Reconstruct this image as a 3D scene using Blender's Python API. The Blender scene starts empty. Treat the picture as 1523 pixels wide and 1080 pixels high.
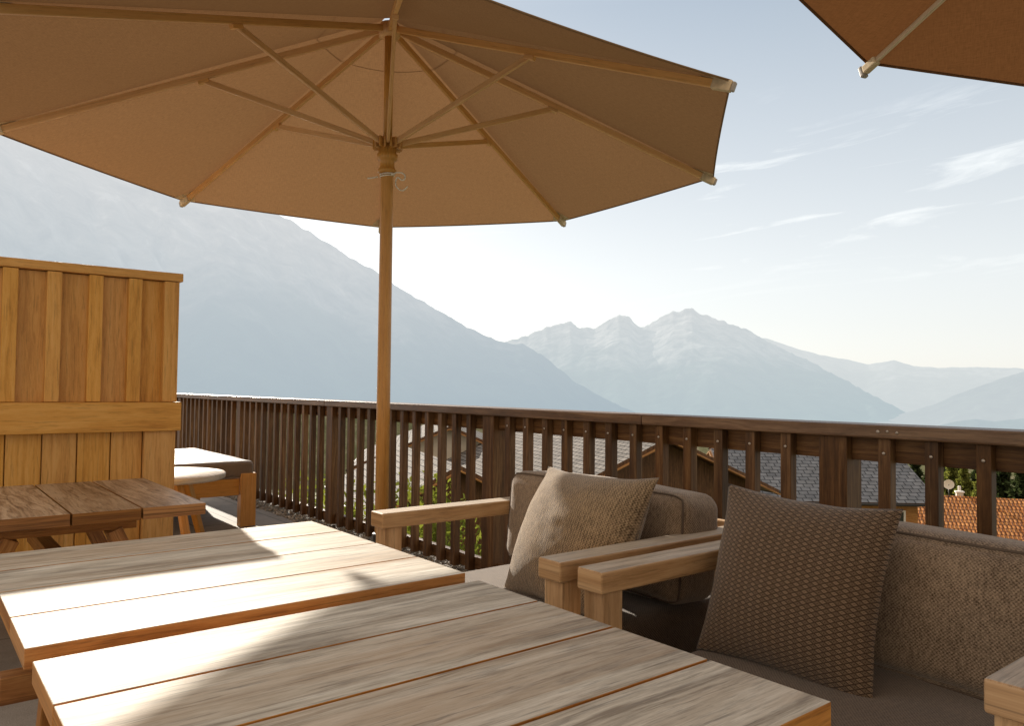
import bpy, bmesh, math, random
from mathutils import Vector, Matrix, noise
import numpy as np
R = math.radians
random.seed(7)
sc = bpy.context.scene
COL = sc.collection

# ---------------------------------------------------------------- helpers
def link(o, parent=None):
    COL.objects.link(o)
    if parent: o.parent = parent
    return o
def tag(o, label=None, cat=None, group=None, kind=None):
    if label: o['label'] = label
    if cat: o['category'] = cat
    if group: o['group'] = group
    if kind: o['kind'] = kind
    return o
def thing(name, label, cat, loc=(0, 0, 0), rz=0, group=None):
    o = bpy.data.objects.new(name, None)
    o.empty_display_size = .1
    link(o); o.location = loc; o.rotation_euler = (0, 0, rz)
    return tag(o, label, cat, group)
def copy_tree(o, parent=None):
    c = o.copy(); COL.objects.link(c)
    if parent: c.parent = parent
    for ch in list(o.children): copy_tree(ch, c)
    return c

class MB:
    """collects bevelled boxes, bars, tubes with grain-following UVs and a per-piece tint"""
    def __init__(self):
        self.bm = bmesh.new()
        self.uv = self.bm.loops.layers.uv.new('UVMap')
        self.col = self.bm.loops.layers.float_color.new('tint')
    def _merge(self, b, M, grain, top_mi, mi, tint, smooth, uvs=1.0):
        ou, ov = random.uniform(0, 40), random.uniform(0, 40)
        t = (random.random() if tint is None else tint, random.random(), random.random(), 1)
        vm = {}
        R3 = M.to_3x3()
        for v in b.verts: vm[v] = self.bm.verts.new(M @ v.co)
        for f in b.faces:
            try: nf = self.bm.faces.new([vm[v] for v in f.verts])
            except ValueError: continue
            n = f.normal; a = [abs(n.x), abs(n.y), abs(n.z)]; d = a.index(max(a))
            nw = R3 @ n
            nf.material_index = top_mi if (top_mi is not None and nw.z > .8) else mi
            nf.smooth = smooth
            for l, ol in zip(nf.loops, f.loops):
                co = ol.vert.co
                if d == grain:
                    ax = [i for i in range(3) if i != grain]
                    u, w = co[ax[0]] * .25 + 7, co[ax[1]] * 1.0
                else:
                    o2 = [i for i in range(3) if i not in (grain, d)][0]
                    u, w = co[grain], co[o2] + .37 * d
                l[self.uv].uv = (u * uvs + ou, w * uvs + ov)
                l[self.col] = t
        b.free()
    def box(self, c, s, grain=0, bev=.003, M=None, mi=0, top=None, tint=None, seg=2):
        b = bmesh.new(); bmesh.ops.create_cube(b, size=1)
        for v in b.verts: v.co = Vector((v.co.x * s[0], v.co.y * s[1], v.co.z * s[2]))
        if bev: bmesh.ops.bevel(b, geom=b.edges[:], offset=min(bev, min(s) * .45), segments=seg, profile=.5, affect='EDGES')
        b.normal_update()
        T = Matrix.Translation(c) if M is None else Matrix.Translation(c) @ M
        self._merge(b, T, grain, top, mi, tint, False)
        return self
    def bar(self, p, q, w, h, bev=.003, up=(0, 0, 1), mi=0, top=None, tint=None):
        p, q = Vector(p), Vector(q); d = q - p; L = d.length; x = d.normalized()
        y = Vector(up).cross(x)
        if y.length < 1e-4: y = Vector((0, 1, 0))
        y.normalize(); z = x.cross(y)
        M = Matrix((x, y, z)).transposed().to_4x4()
        return self.box((p + q) / 2, (L, w, h), 0, bev, M, mi, top, tint)
    def lathe(self, prof, n=32, M=None, mi=0, tint=None, grain=2, smooth=True):
        b = bmesh.new(); rings = []
        for r, z in prof:
            rings.append([b.verts.new((r * math.cos(2 * math.pi * i / n), r * math.sin(2 * math.pi * i / n), z)) for i in range(n)])
        for a, c in zip(rings, rings[1:]):
            for i in range(n): b.faces.new((a[i], a[(i + 1) % n], c[(i + 1) % n], c[i]))
        b.faces.new(rings[0][::-1]); b.faces.new(rings[-1])
        b.normal_update()
        self._merge(b, M or Matrix(), grain, None, mi, tint, smooth)
        return self
    def tube(self, pts, r, n=8, mi=0, tint=None):
        pts = [Vector(p) for p in pts]; b = bmesh.new(); rings = []
        for i, p in enumerate(pts):
            d = (pts[min(i + 1, len(pts) - 1)] - pts[max(i - 1, 0)]).normalized()
            a = d.cross(Vector((0, 0, 1)))
            if a.length < 1e-3: a = d.cross(Vector((1, 0, 0)))
            a.normalize(); c = d.cross(a)
            rings.append([b.verts.new(p + r * (a * math.cos(2 * math.pi * k / n) + c * math.sin(2 * math.pi * k / n))) for k in range(n)])
        for A, B in zip(rings, rings[1:]):
            for i in range(n): b.faces.new((A[i], A[(i + 1) % n], B[(i + 1) % n], B[i]))
        b.faces.new(rings[0][::-1]); b.faces.new(rings[-1]); b.normal_update()
        self._merge(b, Matrix(), 2, None, mi, tint, True)
        return self
    def poly(self, pts, mi=0, uvf=None, tint=None, smooth=False):
        vs = [self.bm.verts.new(p) for p in pts]
        f = self.bm.faces.new(vs); f.material_index = mi; f.smooth = smooth
        t = (random.random() if tint is None else tint, random.random(), random.random(), 1)
        for l, p in zip(f.loops, pts):
            l[self.uv].uv = uvf(Vector(p)) if uvf else (p[0], p[1]); l[self.col] = t
        return self
    def build(self, name, mats, parent=None, autosmooth=True):
        me = bpy.data.meshes.new(name)
        bmesh.ops.recalc_face_normals(self.bm, faces=self.bm.faces[:])
        self.bm.to_mesh(me); self.bm.free()
        for m in (mats if isinstance(mats, (list, tuple)) else [mats]): me.materials.append(m)
        return link(bpy.data.objects.new(name, me), parent)

# ---------------------------------------------------------------- materials
def srgb(r, g, b):
    f = lambda v: ((v / 255 + .055) / 1.055) ** 2.4 if v / 255 > .04045 else v / 255 / 12.92
    return (f(r), f(g), f(b), 1)
class NT:
    def __init__(self, name):
        self.m = bpy.data.materials.new(name); self.m.use_nodes = True
        self.t = self.m.node_tree; self.n = self.t.nodes; self.n.clear()
        self.out = self.n.new('ShaderNodeOutputMaterial')
    def add(self, typ, **kw):
        nd = self.n.new(typ)
        for k, v in kw.items():
            if k == 'inp':
                for i, val in v.items(): self.set(nd, i, val)
            else: setattr(nd, k, v)
        return nd
    def set(self, nd, i, val):
        s = nd.inputs[i]
        if isinstance(val, bpy.types.NodeSocket): self.t.links.new(val, s)
        elif isinstance(val, bpy.types.Node): self.t.links.new(val.outputs[0], s)
        else: s.default_value = val
    def math(self, op, a, b=None, c=None, clamp=False):
        nd = self.add('ShaderNodeMath', operation=op, use_clamp=clamp)
        self.set(nd, 0, a)
        if b is not None: self.set(nd, 1, b)
        if c is not None: self.set(nd, 2, c)
        return nd.outputs[0]
    def noise(self, vec, scale=5, detail=4, rough=.55, dist=0, dim='3D'):
        nd = self.add('ShaderNodeTexNoise'); nd.noise_dimensions = dim
        if vec is not None: self.set(nd, 'Vector', vec)
        nd.inputs['Scale'].default_value = scale; nd.inputs['Detail'].default_value = detail
        nd.inputs['Roughness'].default_value = rough; nd.inputs['Distortion'].default_value = dist
        return nd.outputs[0]
    def map(self, vec, scale=(1, 1, 1), loc=(0, 0, 0), rot=(0, 0, 0)):
        nd = self.add('ShaderNodeMapping'); self.set(nd, 'Vector', vec)
        nd.inputs['Scale'].default_value = scale; nd.inputs['Location'].default_value = loc; nd.inputs['Rotation'].default_value = rot
        return nd.outputs[0]
    def ramp(self, fac, stops, interp='LINEAR'):
        nd = self.add('ShaderNodeValToRGB'); self.set(nd, 0, fac); r = nd.color_ramp; r.interpolation = interp
        while len(r.elements) < len(stops): r.elements.new(.5)
        for e, (p, c) in zip(r.elements, stops):
            e.position = p; e.color = c if isinstance(c, tuple) else (c, c, c, 1)
        return nd.outputs[0]
    def mix(self, fac, a, b, blend='MIX'):
        nd = self.add('ShaderNodeMix', data_type='RGBA', blend_type=blend)
        self.set(nd, 0, fac); self.set(nd, 6, a); self.set(nd, 7, b)
        return nd.outputs[2]
    def bump(self, h, strength=.3, dist=.002, normal=None):
        nd = self.add('ShaderNodeBump'); nd.inputs['Strength'].default_value = strength; nd.inputs['Distance'].default_value = dist
        self.set(nd, 'Height', h)
        if normal is not None: self.set(nd, 'Normal', normal)
        return nd.outputs[0]
    def uv(self): return self.add('ShaderNodeUVMap', uv_map='UVMap').outputs[0]
    def obj(self): return self.add('ShaderNodeTexCoord').outputs['Object']
    def tint(self):
        a = self.add('ShaderNodeAttribute', attribute_name='tint')
        s = self.add('ShaderNodeSeparateColor'); self.set(s, 0, a.outputs['Color']); return s.outputs
    def pbr(self, col, rough=.6, normal=None, spec=.5, sheen=0, metal=0, **kw):
        b = self.add('ShaderNodeBsdfPrincipled')
        self.set(b, 'Base Color', col); self.set(b, 'Roughness', rough)
        b.inputs['Specular IOR Level'].default_value = spec; b.inputs['Metallic'].default_value = metal
        if sheen: b.inputs['Sheen Weight'].default_value = sheen; b.inputs['Sheen Roughness'].default_value = .5
        if normal is not None: self.set(b, 'Normal', normal)
        self.t.links.new(b.outputs[0], self.out.inputs[0]); return b
    def done(self): return self.m

def wood(name, dark, mid, light, rough=.55, spec=.4, fine=60, contrast=1.0, knots=True, cath=.5, tintv=.3, bumps=.35, extra=None):
    t = NT(name); uv = t.uv(); tt = t.tint()
    warp = t.noise(t.map(uv, (.9, 5, 1)), 1.6, 3, .5)
    wv = t.math('MULTIPLY', t.math('SUBTRACT', warp, .5), .10 * cath * 2)
    sep = t.add('ShaderNodeSeparateXYZ'); t.set(sep, 0, uv)
    v2 = t.math('ADD', sep.outputs[1], wv)
    cmb = t.add('ShaderNodeCombineXYZ'); t.set(cmb, 0, sep.outputs[0]); t.set(cmb, 1, v2)
    rings = t.noise(t.map(cmb.outputs[0], (.55, 42, 1)), 1.0, 3, .6)
    streak = t.math('ADD', t.math('MULTIPLY', t.noise(t.map(uv, (5.0, fine * 2.0, 1)), 1.0, 6, .75, .3), .55), t.math('MULTIPLY', t.noise(t.map(uv, (16, fine * 5.5, 1)), 1.0, 4, .7), .45))
    pores = t.ramp(t.noise(t.map(uv, (6, fine * 1.9, 1), (5, 3, 0)), 1.0, 5, .7), [(.36, .38), (.46, 1.)])
    blot = t.noise(t.map(uv, (2.2, 9, 1)), 1.0, 6, .7)
    h = t.math('ADD', t.math('MULTIPLY', rings, .5), t.math('MULTIPLY', streak, .5))
    h = t.math('ADD', h, t.math('MULTIPLY', t.math('SUBTRACT', blot, .5), .45))
    h = t.math('ADD', t.math('MULTIPLY', t.math('SUBTRACT', h, .5), contrast * 1.7), .5)
    col = t.ramp(h, [(.28, dark), (.5, mid), (.72, light)])
    tv = t.math('ADD', t.math('MULTIPLY', tt[0], tintv), 1 - tintv * .5)
    hsv = t.add('ShaderNodeHueSaturation'); t.set(hsv, 'Color', col); t.set(hsv, 'Value', tv)
    t.set(hsv, 'Saturation', t.math('ADD', t.math('MULTIPLY', tt[1], .12), .97))
    col = hsv.outputs[0]
    if knots:
        vo = t.add('ShaderNodeTexVoronoi'); t.set(vo, 'Vector', t.map(uv, (1.1, 4.2, 1), (.3, .7, 0))); vo.inputs['Scale'].default_value = 1.0
        k = t.ramp(vo.outputs[0], [(.0, 1.), (.035, .8), (.09, 0.)])
        gate = t.math('GREATER_THAN', t.noise(t.map(uv, (.7, 2.5, 1), (4, 9, 0)), 1, 0), .56)
        col = t.mix(t.math('MULTIPLY', t.math('MULTIPLY', k, gate), .55), col, tuple(list(x * .35 for x in dark[:3]) + [1]))
    if extra: col = extra(t, uv, col)
    col = t.mix(min(1, .6 * contrast), col, pores, 'MULTIPLY')
    nrm = t.bump(h, bumps, .0012)
    t.pbr(col, t.math('ADD', t.math('MULTIPLY', streak, .25), rough - .12), nrm, spec)
    return t.done()

def C(r, g, b): return (r, g, b, 1)
M = {}
M['teak'] = wood('teak_oiled', C(.19, .075, .022), C(.36, .16, .05), C(.48, .25, .09), .5)
M['teak_end'] = wood('teak_edge', C(.28, .115, .03), C(.50, .235, .07), C(.62, .33, .11), .5, knots=False, tintv=.15)
def weather(t, uv, col):
    """silvered boards: every plank is glued from narrower strips, some greyer, some still brown"""
    sep = t.add('ShaderNodeSeparateXYZ'); t.set(sep, 0, uv)
    wob = t.noise(t.map(uv, (1.2, 2, 1)), 1.0, 3, .5)
    st = t.math('FLOOR', t.math('MULTIPLY', t.math('ADD', sep.outputs[1], t.math('MULTIPLY', wob, .035)), 8.3))
    wn_ = t.add('ShaderNodeTexWhiteNoise'); wn_.noise_dimensions = '1D'; t.set(wn_, 'W', st)
    b = t.noise(t.map(uv, (1.8, 7, 1), (3, 1, 0)), 1.0, 6, .7)
    f = t.math('ADD', t.math('MULTIPLY', wn_.outputs[0], .45), t.math('MULTIPLY', b, .75))
    c = t.mix(t.ramp(f, [(.50, 0.), (.90, .75)]), col, C(.43, .305, .19))
    g = t.noise(t.map(uv, (5, 48, 1), (1, 6, 0)), 1.0, 6, .75)
    c = t.mix(t.ramp(g, [(.50, 0.), (.68, .65)]), c, C(.25, .225, .19))
    return c
M['weathered'] = wood('weathered_teak', C(.26, .22, .17), C(.53, .485, .40), C(.71, .675, .59), .64, .28, 60, 1.0, True, .9, .25, .5, weather)
M['arm_top'] = wood('weathered_arm_teak', C(.36, .29, .21), C(.54, .46, .36), C(.64, .57, .47), .52, .5, 70, 1.0, True, .5, .2, .4, weather)
M['arm'] = wood('arm_teak', C(.33, .20, .10), C(.50, .325, .18), C(.60, .42, .25), .5, knots=True, tintv=.2)
M['larch'] = wood('larch_boards', C(.44, .20, .05), C(.66, .36, .105), C(.76, .46, .17), .5, .35, 45, .7, True, .8, .12, .3)
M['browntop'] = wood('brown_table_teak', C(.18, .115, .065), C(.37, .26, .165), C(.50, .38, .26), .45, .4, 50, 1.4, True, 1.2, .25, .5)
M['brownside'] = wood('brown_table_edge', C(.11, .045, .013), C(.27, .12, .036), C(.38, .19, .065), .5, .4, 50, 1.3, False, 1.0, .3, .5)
M['pole'] = wood('umbrella_timber', C(.42, .2, .055), C(.54, .28, .085), C(.62, .35, .12), .4, .4, 60, .7, False, .2, .12, .15)
M['rib'] = wood('rib_timber', C(.54, .29, .11), C(.68, .40, .165), C(.76, .48, .22), .45, .4, 60, .7, False, .2, .15, .15)
M['rib_pale'] = wood('pale_rib_timber', C(.55, .42, .28), C(.66, .53, .37), C(.72, .6, .45), .45, .4, 60, .7, False, .2, .1, .15)
M['rail'] = wood('stained_larch', C(.035, .016, .006), C(.105, .053, .022), C(.20, .115, .052), .55, .3, 45, .9, True, .5, .5, .5)
M['rail_cap'] = wood('stained_cap', C(.055, .028, .013), C(.13, .07, .034), C(.22, .135, .075), .45, .5, 45, 1.0, True, .5, .2, .5)
M['chaletwood'] = wood('chalet_timber', C(.05, .024, .011), C(.10, .05, .023), C(.16, .085, .04), .6, .3, 12, 1.0, False, .3, .3, .3)
M['warmwood'] = wood('warm_timber', C(.2, .09, .03), C(.36, .18, .065), C(.46, .25, .1), .6, .3, 12, 1.0, False, .3, .3, .3)

def fabric(name, c1, c2, scale=600, rough=.9, sheen=.35, bumpd=.0012, heather=.5, rib=0.0, ribscale=60):
    t = NT(name); o = t.uv()
    jit = t.noise(o, 40, 3, .6)
    sep = t.add('ShaderNodeSeparateXYZ'); t.set(sep, 0, o)
    jx = t.math('ADD', sep.outputs[0], t.math('MULTIPLY', jit, .006)); jy = t.math('ADD', sep.outputs[1], t.math('MULTIPLY', jit, .006))
    wx = t.math('SINE', t.math('MULTIPLY', jx, scale)); wy = t.math('SINE', t.math('MULTIPLY', jy, scale))
    weave = t.math('ADD', t.math('MULTIPLY', t.math('MULTIPLY', wx, wy), .5), .5)
    hn = t.noise(t.map(o, (1, 1.6, 1)), scale * .32, 3, .75)
    hn2 = t.noise(t.map(o, (1.0, .35, 1)), scale * .16, 3, .7)
    big = t.noise(o, 5, 4, .6)
    f = t.math('ADD', t.math('MULTIPLY', t.math('ADD', t.math('MULTIPLY', hn, .65), t.math('MULTIPLY', hn2, .35)), heather), t.math('MULTIPLY', weave, 1 - heather))
    f = t.math('ADD', f, t.math('MULTIPLY', t.math('SUBTRACT', big, .5), .18))
    if rib:
        rb = t.math('ADD', t.math('MULTIPLY', t.math('SINE', t.math('MULTIPLY', t.math('ADD', sep.outputs[0], t.math('MULTIPLY', jit, .018)), ribscale * 6.283)), .5), .5)
        f = t.math('ADD', t.math('MULTIPLY', f, 1 - rib), t.math('MULTIPLY', rb, rib))
    col = t.ramp(f, [(.38, c1), (.62, c2)])
    t.pbr(col, rough, t.bump(f, .9, bumpd), .2, sheen)
    return t.done()
M['seatfab'] = fabric('beige_brown_weave', C(.065, .042, .026), C(.40, .305, .215), 720, heather=.86, bumpd=.0025)
M['seat_shaded'] = fabric('shaded_seat_weave', C(.035, .022, .013), C(.17, .12, .08), 720, heather=.7, bumpd=.0016)  # same weave as the backs, colour darkened to stand for shade on the seat
M['ottofab'] = fabric('taupe_weave', C(.10, .072, .052), C(.21, .16, .12), 720, rough=.45)
M['boucle'] = fabric('tan_boucle', C(.045, .026, .012), C(.43, .315, .19), 700, heather=.85, bumpd=.005, rib=.07, ribscale=105)
def lattice():
    t = NT('lattice_weave'); uv = t.uv()
    px, py = .0106, .0060       # half pitches in metres
    sep = t.add('ShaderNodeSeparateXYZ'); t.set(sep, 0, uv)
    jig = t.noise(uv, 120, 2, .5)
    x = t.math('DIVIDE', t.math('ADD', sep.outputs[0], t.math('MULTIPLY', t.math('SUBTRACT', jig, .5), .0013)), px * 2)
    y = t.math('DIVIDE', t.math('ADD', sep.outputs[1], t.math('MULTIPLY', t.math('SUBTRACT', jig, .5), .001)), py * 2)
    def cell(ox, oy):
        fx = t.math('ABSOLUTE', t.math('SUBTRACT', t.math('FRACT', t.math('ADD', x, ox)), .5))
        fy = t.math('ABSOLUTE', t.math('SUBTRACT', t.math('FRACT', t.math('ADD', y, oy)), .5))
        return t.math('ADD', fx, fy)
    ca, cb_ = cell(0, 0), cell(.5, .5); d = t.math('MINIMUM', ca, cb_)      # 0 at the motif centres, .5 on the diamond borders
    eye = t.math('LESS_THAN', cb_, ca)
    sq = t.ramp(d, [(.0, .15), (.07, .25), (.12, 1.), (.34, 1.), (.40, .1), (.5, .0)])
    ey = t.ramp(d, [(.0, .0), (.10, .1), (.15, .85), (.23, .85), (.27, .1), (.31, .1), (.35, .7), (.42, .6), (.46, .0)])
    col = t.mix(eye, sq, ey)
    th = t.noise(uv, 700, 2, .6)
    f = t.math('MULTIPLY', col, t.ramp(th, [(.3, .7), (.7, 1.1)]))
    c = t.mix(f, C(.026, .014, .008), C(.27, .185, .115))
    t.pbr(c, .85, t.bump(t.math('ADD', f, t.math('MULTIPLY', th, .6)), .6, .0015), .2, .25)
    return t.done()
M['lattice'] = lattice()
def canopy(name, col, trans, tw=.4):
    t = NT(name); uv = t.uv()
    w1 = t.noise(t.map(uv, (230, 30, 1)), 1, 3, .7); w2 = t.noise(t.map(uv, (30, 230, 1)), 1, 3, .7)
    big = t.noise(uv, 2.2, 4, .6)
    f = t.math('ADD', t.math('MULTIPLY', w1, .5), t.math('MULTIPLY', w2, .5))
    f2 = t.math('ADD', t.math('MULTIPLY', f, 1.0), t.math('MULTIPLY', t.math('SUBTRACT', big, .5), .08))
    v = t.ramp(f2, [(.34, .78), (.66, 1.16)])
    c1 = t.mix(1.0, col, v, 'MULTIPLY'); c2 = t.mix(1.0, trans, v, 'MULTIPLY')
    d = t.add('ShaderNodeBsdfDiffuse'); t.set(d, 0, c1); wr = t.noise(t.map(uv, (7, 2.2, 1)), 1, 3, .5); t.set(d, 'Normal', t.bump(t.math('ADD', t.math('MULTIPLY', f, .06), wr), .18, .015))
    tr = t.add('ShaderNodeBsdfTranslucent'); t.set(tr, 0, c2)
    m = t.add('ShaderNodeMixShader'); t.set(m, 0, tw); t.set(m, 1, d); t.set(m, 2, tr)
    t.t.links.new(m.outputs[0], t.out.inputs[0]); return t.done()
M['canopy'] = canopy('taupe_canvas', C(.30, .188, .1), C(.25, .132, .058), .28)
M['canopy2'] = canopy('brown_canvas', C(.18, .09, .038), C(.17, .068, .023), .25)
def plain(name, col, rough=.6, spec=.4, metal=0, var=.25, scale=30, bump=.1, bd=.002):
    t = NT(name); o = t.obj(); n = t.noise(o, scale, 5, .6)
    v = t.ramp(n, [(.3, 1 - var), (.7, 1 + var * .4)])
    c = t.mix(1.0, col, v, 'MULTIPLY'); t.pbr(c, rough, t.bump(n, bump, bd), spec, metal=metal); return t.done()
M['pocket'] = plain('pale_canvas_pocket', C(.62, .49, .31), .8)
M['cap_grey'] = plain('grey_cap', C(.35, .31, .26), .5)
M['string'] = plain('cord_string', C(.82, .76, .62), .8)
M['steel'] = plain('zinc_screw', C(.55, .5, .44), .4, .5, .8)
M['dark_metal'] = plain('dark_steel', C(.04, .038, .035), .45, .5, .5)
M['granite'] = plain('granite_base', C(.16, .155, .15), .7, var=.5, scale=120)
M['piping'] = plain('piping_cord', C(.12, .09, .068), .9)
M['label'] = plain('woven_label', C(.75, .7, .62), .8)
M['stone'] = plain('gravel_stone', C(.40, .36, .31), .8, var=.6, scale=6)
M['seam'] = plain('seam_tape', C(.27, .155, .075), .9)
M['plaster'] = plain('cream_plaster', C(.68, .63, .55), .85, var=.12, scale=2)
M['white_paint'] = plain('white_paint', C(.78, .76, .72), .5, var=.08)
M['glass'] = plain('window_glass', C(.03, .035, .04), .08, .6, var=.1)
M['concrete'] = plain('terrace_concrete', C(.3, .28, .26), .85)

def pavers():
    t = NT('stone_pavers'); o = t.obj()
    br = t.add('ShaderNodeTexBrick'); t.set(br, 'Vector', t.map(o, (1, 1, 1), (0.13, .09, 0)))
    br.offset = .5; br.inputs['Scale'].default_value = 1.0
    br.inputs['Brick Width'].default_value = .6; br.inputs['Row Height'].default_value = .3
    br.inputs['Mortar Size'].default_value = .006; br.inputs['Mortar Smooth'].default_value = .2
    br.inputs['Color1'].default_value = C(.26, .225, .185); br.inputs['Color2'].default_value = C(.20, .175, .145); br.inputs['Mortar'].default_value = C(.06, .05, .04)
    n = t.noise(o, 9, 8, .7); n2 = t.noise(o, 260, 2, .6)
    v = t.ramp(n, [(.3, .7), (.7, 1.15)])
    c = t.mix(1.0, br.outputs[0], v, 'MULTIPLY')
    c = t.mix(.25, c, t.ramp(n2, [(.3, .1), (.7, .6)]))
    h = t.math('SUBTRACT', t.math('ADD', t.math('MULTIPLY', n, .3), t.math('MULTIPLY', n2, .15)), t.math('MULTIPLY', br.outputs[1], 1.0))
    t.pbr(c, .75, t.bump(h, .5, .004), .4); return t.done()
M['pavers'] = pavers()
def gravelbed():
    t = NT('gravel_bed'); o = t.obj(); v = t.add('ShaderNodeTexVoronoi'); t.set(v, 'Vector', o); v.inputs['Scale'].default_value = 60
    c = t.ramp(v.outputs[1], [(.0, C(.08, .065, .055)), (1., C(.3, .27, .23))]); t.pbr(c, .9, t.bump(v.outputs[0], .8, .01)); return t.done()
M['gravelbed'] = gravelbed()
def roofmat(name, c1, c2, mortar, bw, rh, wave=False, contrast=1.0):
    t = NT(name); uv = t.uv()
    br = t.add('ShaderNodeTexBrick'); t.set(br, 'Vector', uv); br.offset = .5
    br.inputs['Scale'].default_value = 1; br.inputs['Brick Width'].default_value = bw; br.inputs['Row Height'].default_value = rh
    br.inputs['Mortar Size'].default_value = rh * .1; br.inputs['Mortar Smooth'].default_value = .3; br.inputs['Bias'].default_value = 0
    br.inputs['Color1'].default_value = c1; br.inputs['Color2'].default_value = c2; br.inputs['Mortar'].default_value = mortar
    n = t.noise(uv, 1.5, 6, .65); c = t.mix(1.0, br.outputs[0], t.ramp(n, [(.3, .65), (.7, 1.2)]), 'MULTIPLY')
    sep = t.add('ShaderNodeSeparateXYZ'); t.set(sep, 0, uv)
    saw = t.math('FRACT', t.math('DIVIDE', sep.outputs[1], rh))
    h = t.math('ADD', t.math('MULTIPLY', saw, -.8), t.math('MULTIPLY', br.outputs[1], -.5))
    if wave:
        sn = t.math('SINE', t.math('MULTIPLY', sep.outputs[0], 6.283 / bw)); h = t.math('ADD', h, t.math('MULTIPLY', sn, .5))
        c = t.mix(1.0, c, t.ramp(t.math('ADD', t.math('MULTIPLY', sn, .5), .5), [(0., .55), (.6, 1.1)]), 'MULTIPLY')
    t.pbr(c, .8, t.bump(h, .9, .06), .15); return t.done()
M['shingle'] = roofmat('grey_wood_shingles', C(.15, .135, .12), C(.23, .21, .19), C(.02, .016, .013), .30, .22)
M['slate'] = roofmat('slate_roof', C(.16, .175, .20), C(.22, .235, .26), C(.06, .065, .075), .4, .3)
M['tile'] = roofmat('orange_clay_tiles', C(.50, .19, .05), C(.62, .28, .085), C(.13, .04, .015), .22, .32, True)
def leafmat(name, c1, c2, trans):
    t = NT(name); tt = t.tint(); c = t.ramp(tt[0], [(0., c1), (1., c2)])
    d = t.add('ShaderNodeBsdfDiffuse'); t.set(d, 0, c)
    tr = t.add('ShaderNodeBsdfTranslucent'); t.set(tr, 0, t.mix(1.0, c, trans, 'MULTIPLY'))
    m = t.add('ShaderNodeMixShader'); t.set(m, 0, .4); t.set(m, 1, d); t.set(m, 2, tr)
    t.t.links.new(m.outputs[0], t.out.inputs[0]); return t.done()
M['leaf_shrub'] = leafmat('shrub_leaves', C(.07, .095, .02), C(.2, .22, .05), C(1.4, 1.4, .8))
M['leaf_tree'] = leafmat('larch_needles', C(.08, .10, .03), C(.24, .25, .075), C(1.3, 1.3, .8))
M['leaf_dark'] = leafmat('spruce_needles', C(.03, .045, .022), C(.07, .09, .04), C(1.2, 1.2, .9))
M['bark'] = plain('bark', C(.09, .06, .04), .9, var=.5, scale=25, bump=.6)

# ---------------------------------------------------------------- camera
PITCH, YAW, ROLL = R(1.8485), R(51.5001), R(.6132)
fw = Vector((-math.sin(YAW) * math.cos(PITCH), math.cos(YAW) * math.cos(PITCH), math.sin(PITCH)))
rt = Vector((math.cos(YAW), math.sin(YAW), 0)); up = rt.cross(fw)
r2 = rt * math.cos(ROLL) + up * math.sin(ROLL); u2 = up * math.cos(ROLL) - rt * math.sin(ROLL)
cam = bpy.data.objects.new('camera', bpy.data.cameras.new('camera')); link(cam)
cam.matrix_world = Matrix.Translation((0, 0, 1.04)) @ Matrix((r2, u2, -fw)).transposed().to_4x4()
cam.data.sensor_width = 36; cam.data.lens = 36 * 1141.65 / 1523
cam.data.clip_start = .02; cam.data.clip_end = 90000
sc.camera = cam

# ---------------------------------------------------------------- light
SUN = Vector((-.9085, .151, .386)).normalized()
EL = math.asin(SUN.z); AZ = math.atan2(SUN.x, SUN.y)
sun = bpy.data.objects.new('sun', bpy.data.lights.new('sun', 'SUN')); link(sun)
sun.data.energy = 8.0; sun.data.angle = R(.5); sun.data.color = (1, .9, .77)
sun.rotation_euler = SUN.to_track_quat('Z', 'Y').to_euler()
w = bpy.data.worlds.new('World'); sc.world = w; w.use_nodes = True
nt = w.node_tree; nt.nodes.clear()
def wn(typ, **kw):
    n = nt.nodes.new(typ)
    for k, v in kw.items(): setattr(n, k, v)
    return n
sky = wn('ShaderNodeTexSky', sky_type='NISHITA', sun_disc=False, sun_elevation=EL, sun_rotation=AZ, altitude=1400, air_density=1.0, dust_density=3.5, ozone_density=1.0)
bg = wn('ShaderNodeBackground'); ow = wn('ShaderNodeOutputWorld')
L = nt.links.new
hs = wn('ShaderNodeHueSaturation'); hs.inputs['Saturation'].default_value = .55
L(sky.outputs[0], hs.inputs['Color'])
# thin cirrus streaks by sky direction
tc = wn('ShaderNodeTexCoord'); sx = wn('ShaderNodeSeparateXYZ'); L(tc.outputs['Generated'], sx.inputs[0])
def wm(op, a, b=None, clamp=False):
    n = wn('ShaderNodeMath', operation=op, use_clamp=clamp)
    for i, v in enumerate((a, b)):
        if v is None: continue
        if isinstance(v, (int, float)): n.inputs[i].default_value = v
        else: L(v, n.inputs[i])
    return n.outputs[0]
az_ = wm('ARCTAN2', sx.outputs[0], sx.outputs[1])
cb = wn('ShaderNodeCombineXYZ'); L(wm('MULTIPLY', az_, 4.2), cb.inputs[0])
L(wm('MULTIPLY', wm('SUBTRACT', sx.outputs[2], wm('MULTIPLY', az_, .10)), 34), cb.inputs[1])
cn = wn('ShaderNodeTexNoise'); L(cb.outputs[0], cn.inputs[0]); cn.inputs['Scale'].default_value = 1.0; cn.inputs['Detail'].default_value = 7; cn.inputs['Roughness'].default_value = .6; cn.inputs['Distortion'].default_value = .7
cr = wn('ShaderNodeValToRGB'); L(cn.outputs[0], cr.inputs[0]); cr.color_ramp.elements[0].position = .55; cr.color_ramp.elements[1].position = .74
hz = wm('MULTIPLY', wm('MULTIPLY', wm('SUBTRACT', sx.outputs[2], .10, True), 9, True), wm('SUBTRACT', 1, wm('MULTIPLY', wm('SUBTRACT', sx.outputs[2], .26, True), 9, True)))
cf = wm('MULTIPLY', wm('MULTIPLY', cr.outputs[0], hz), .95)
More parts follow.
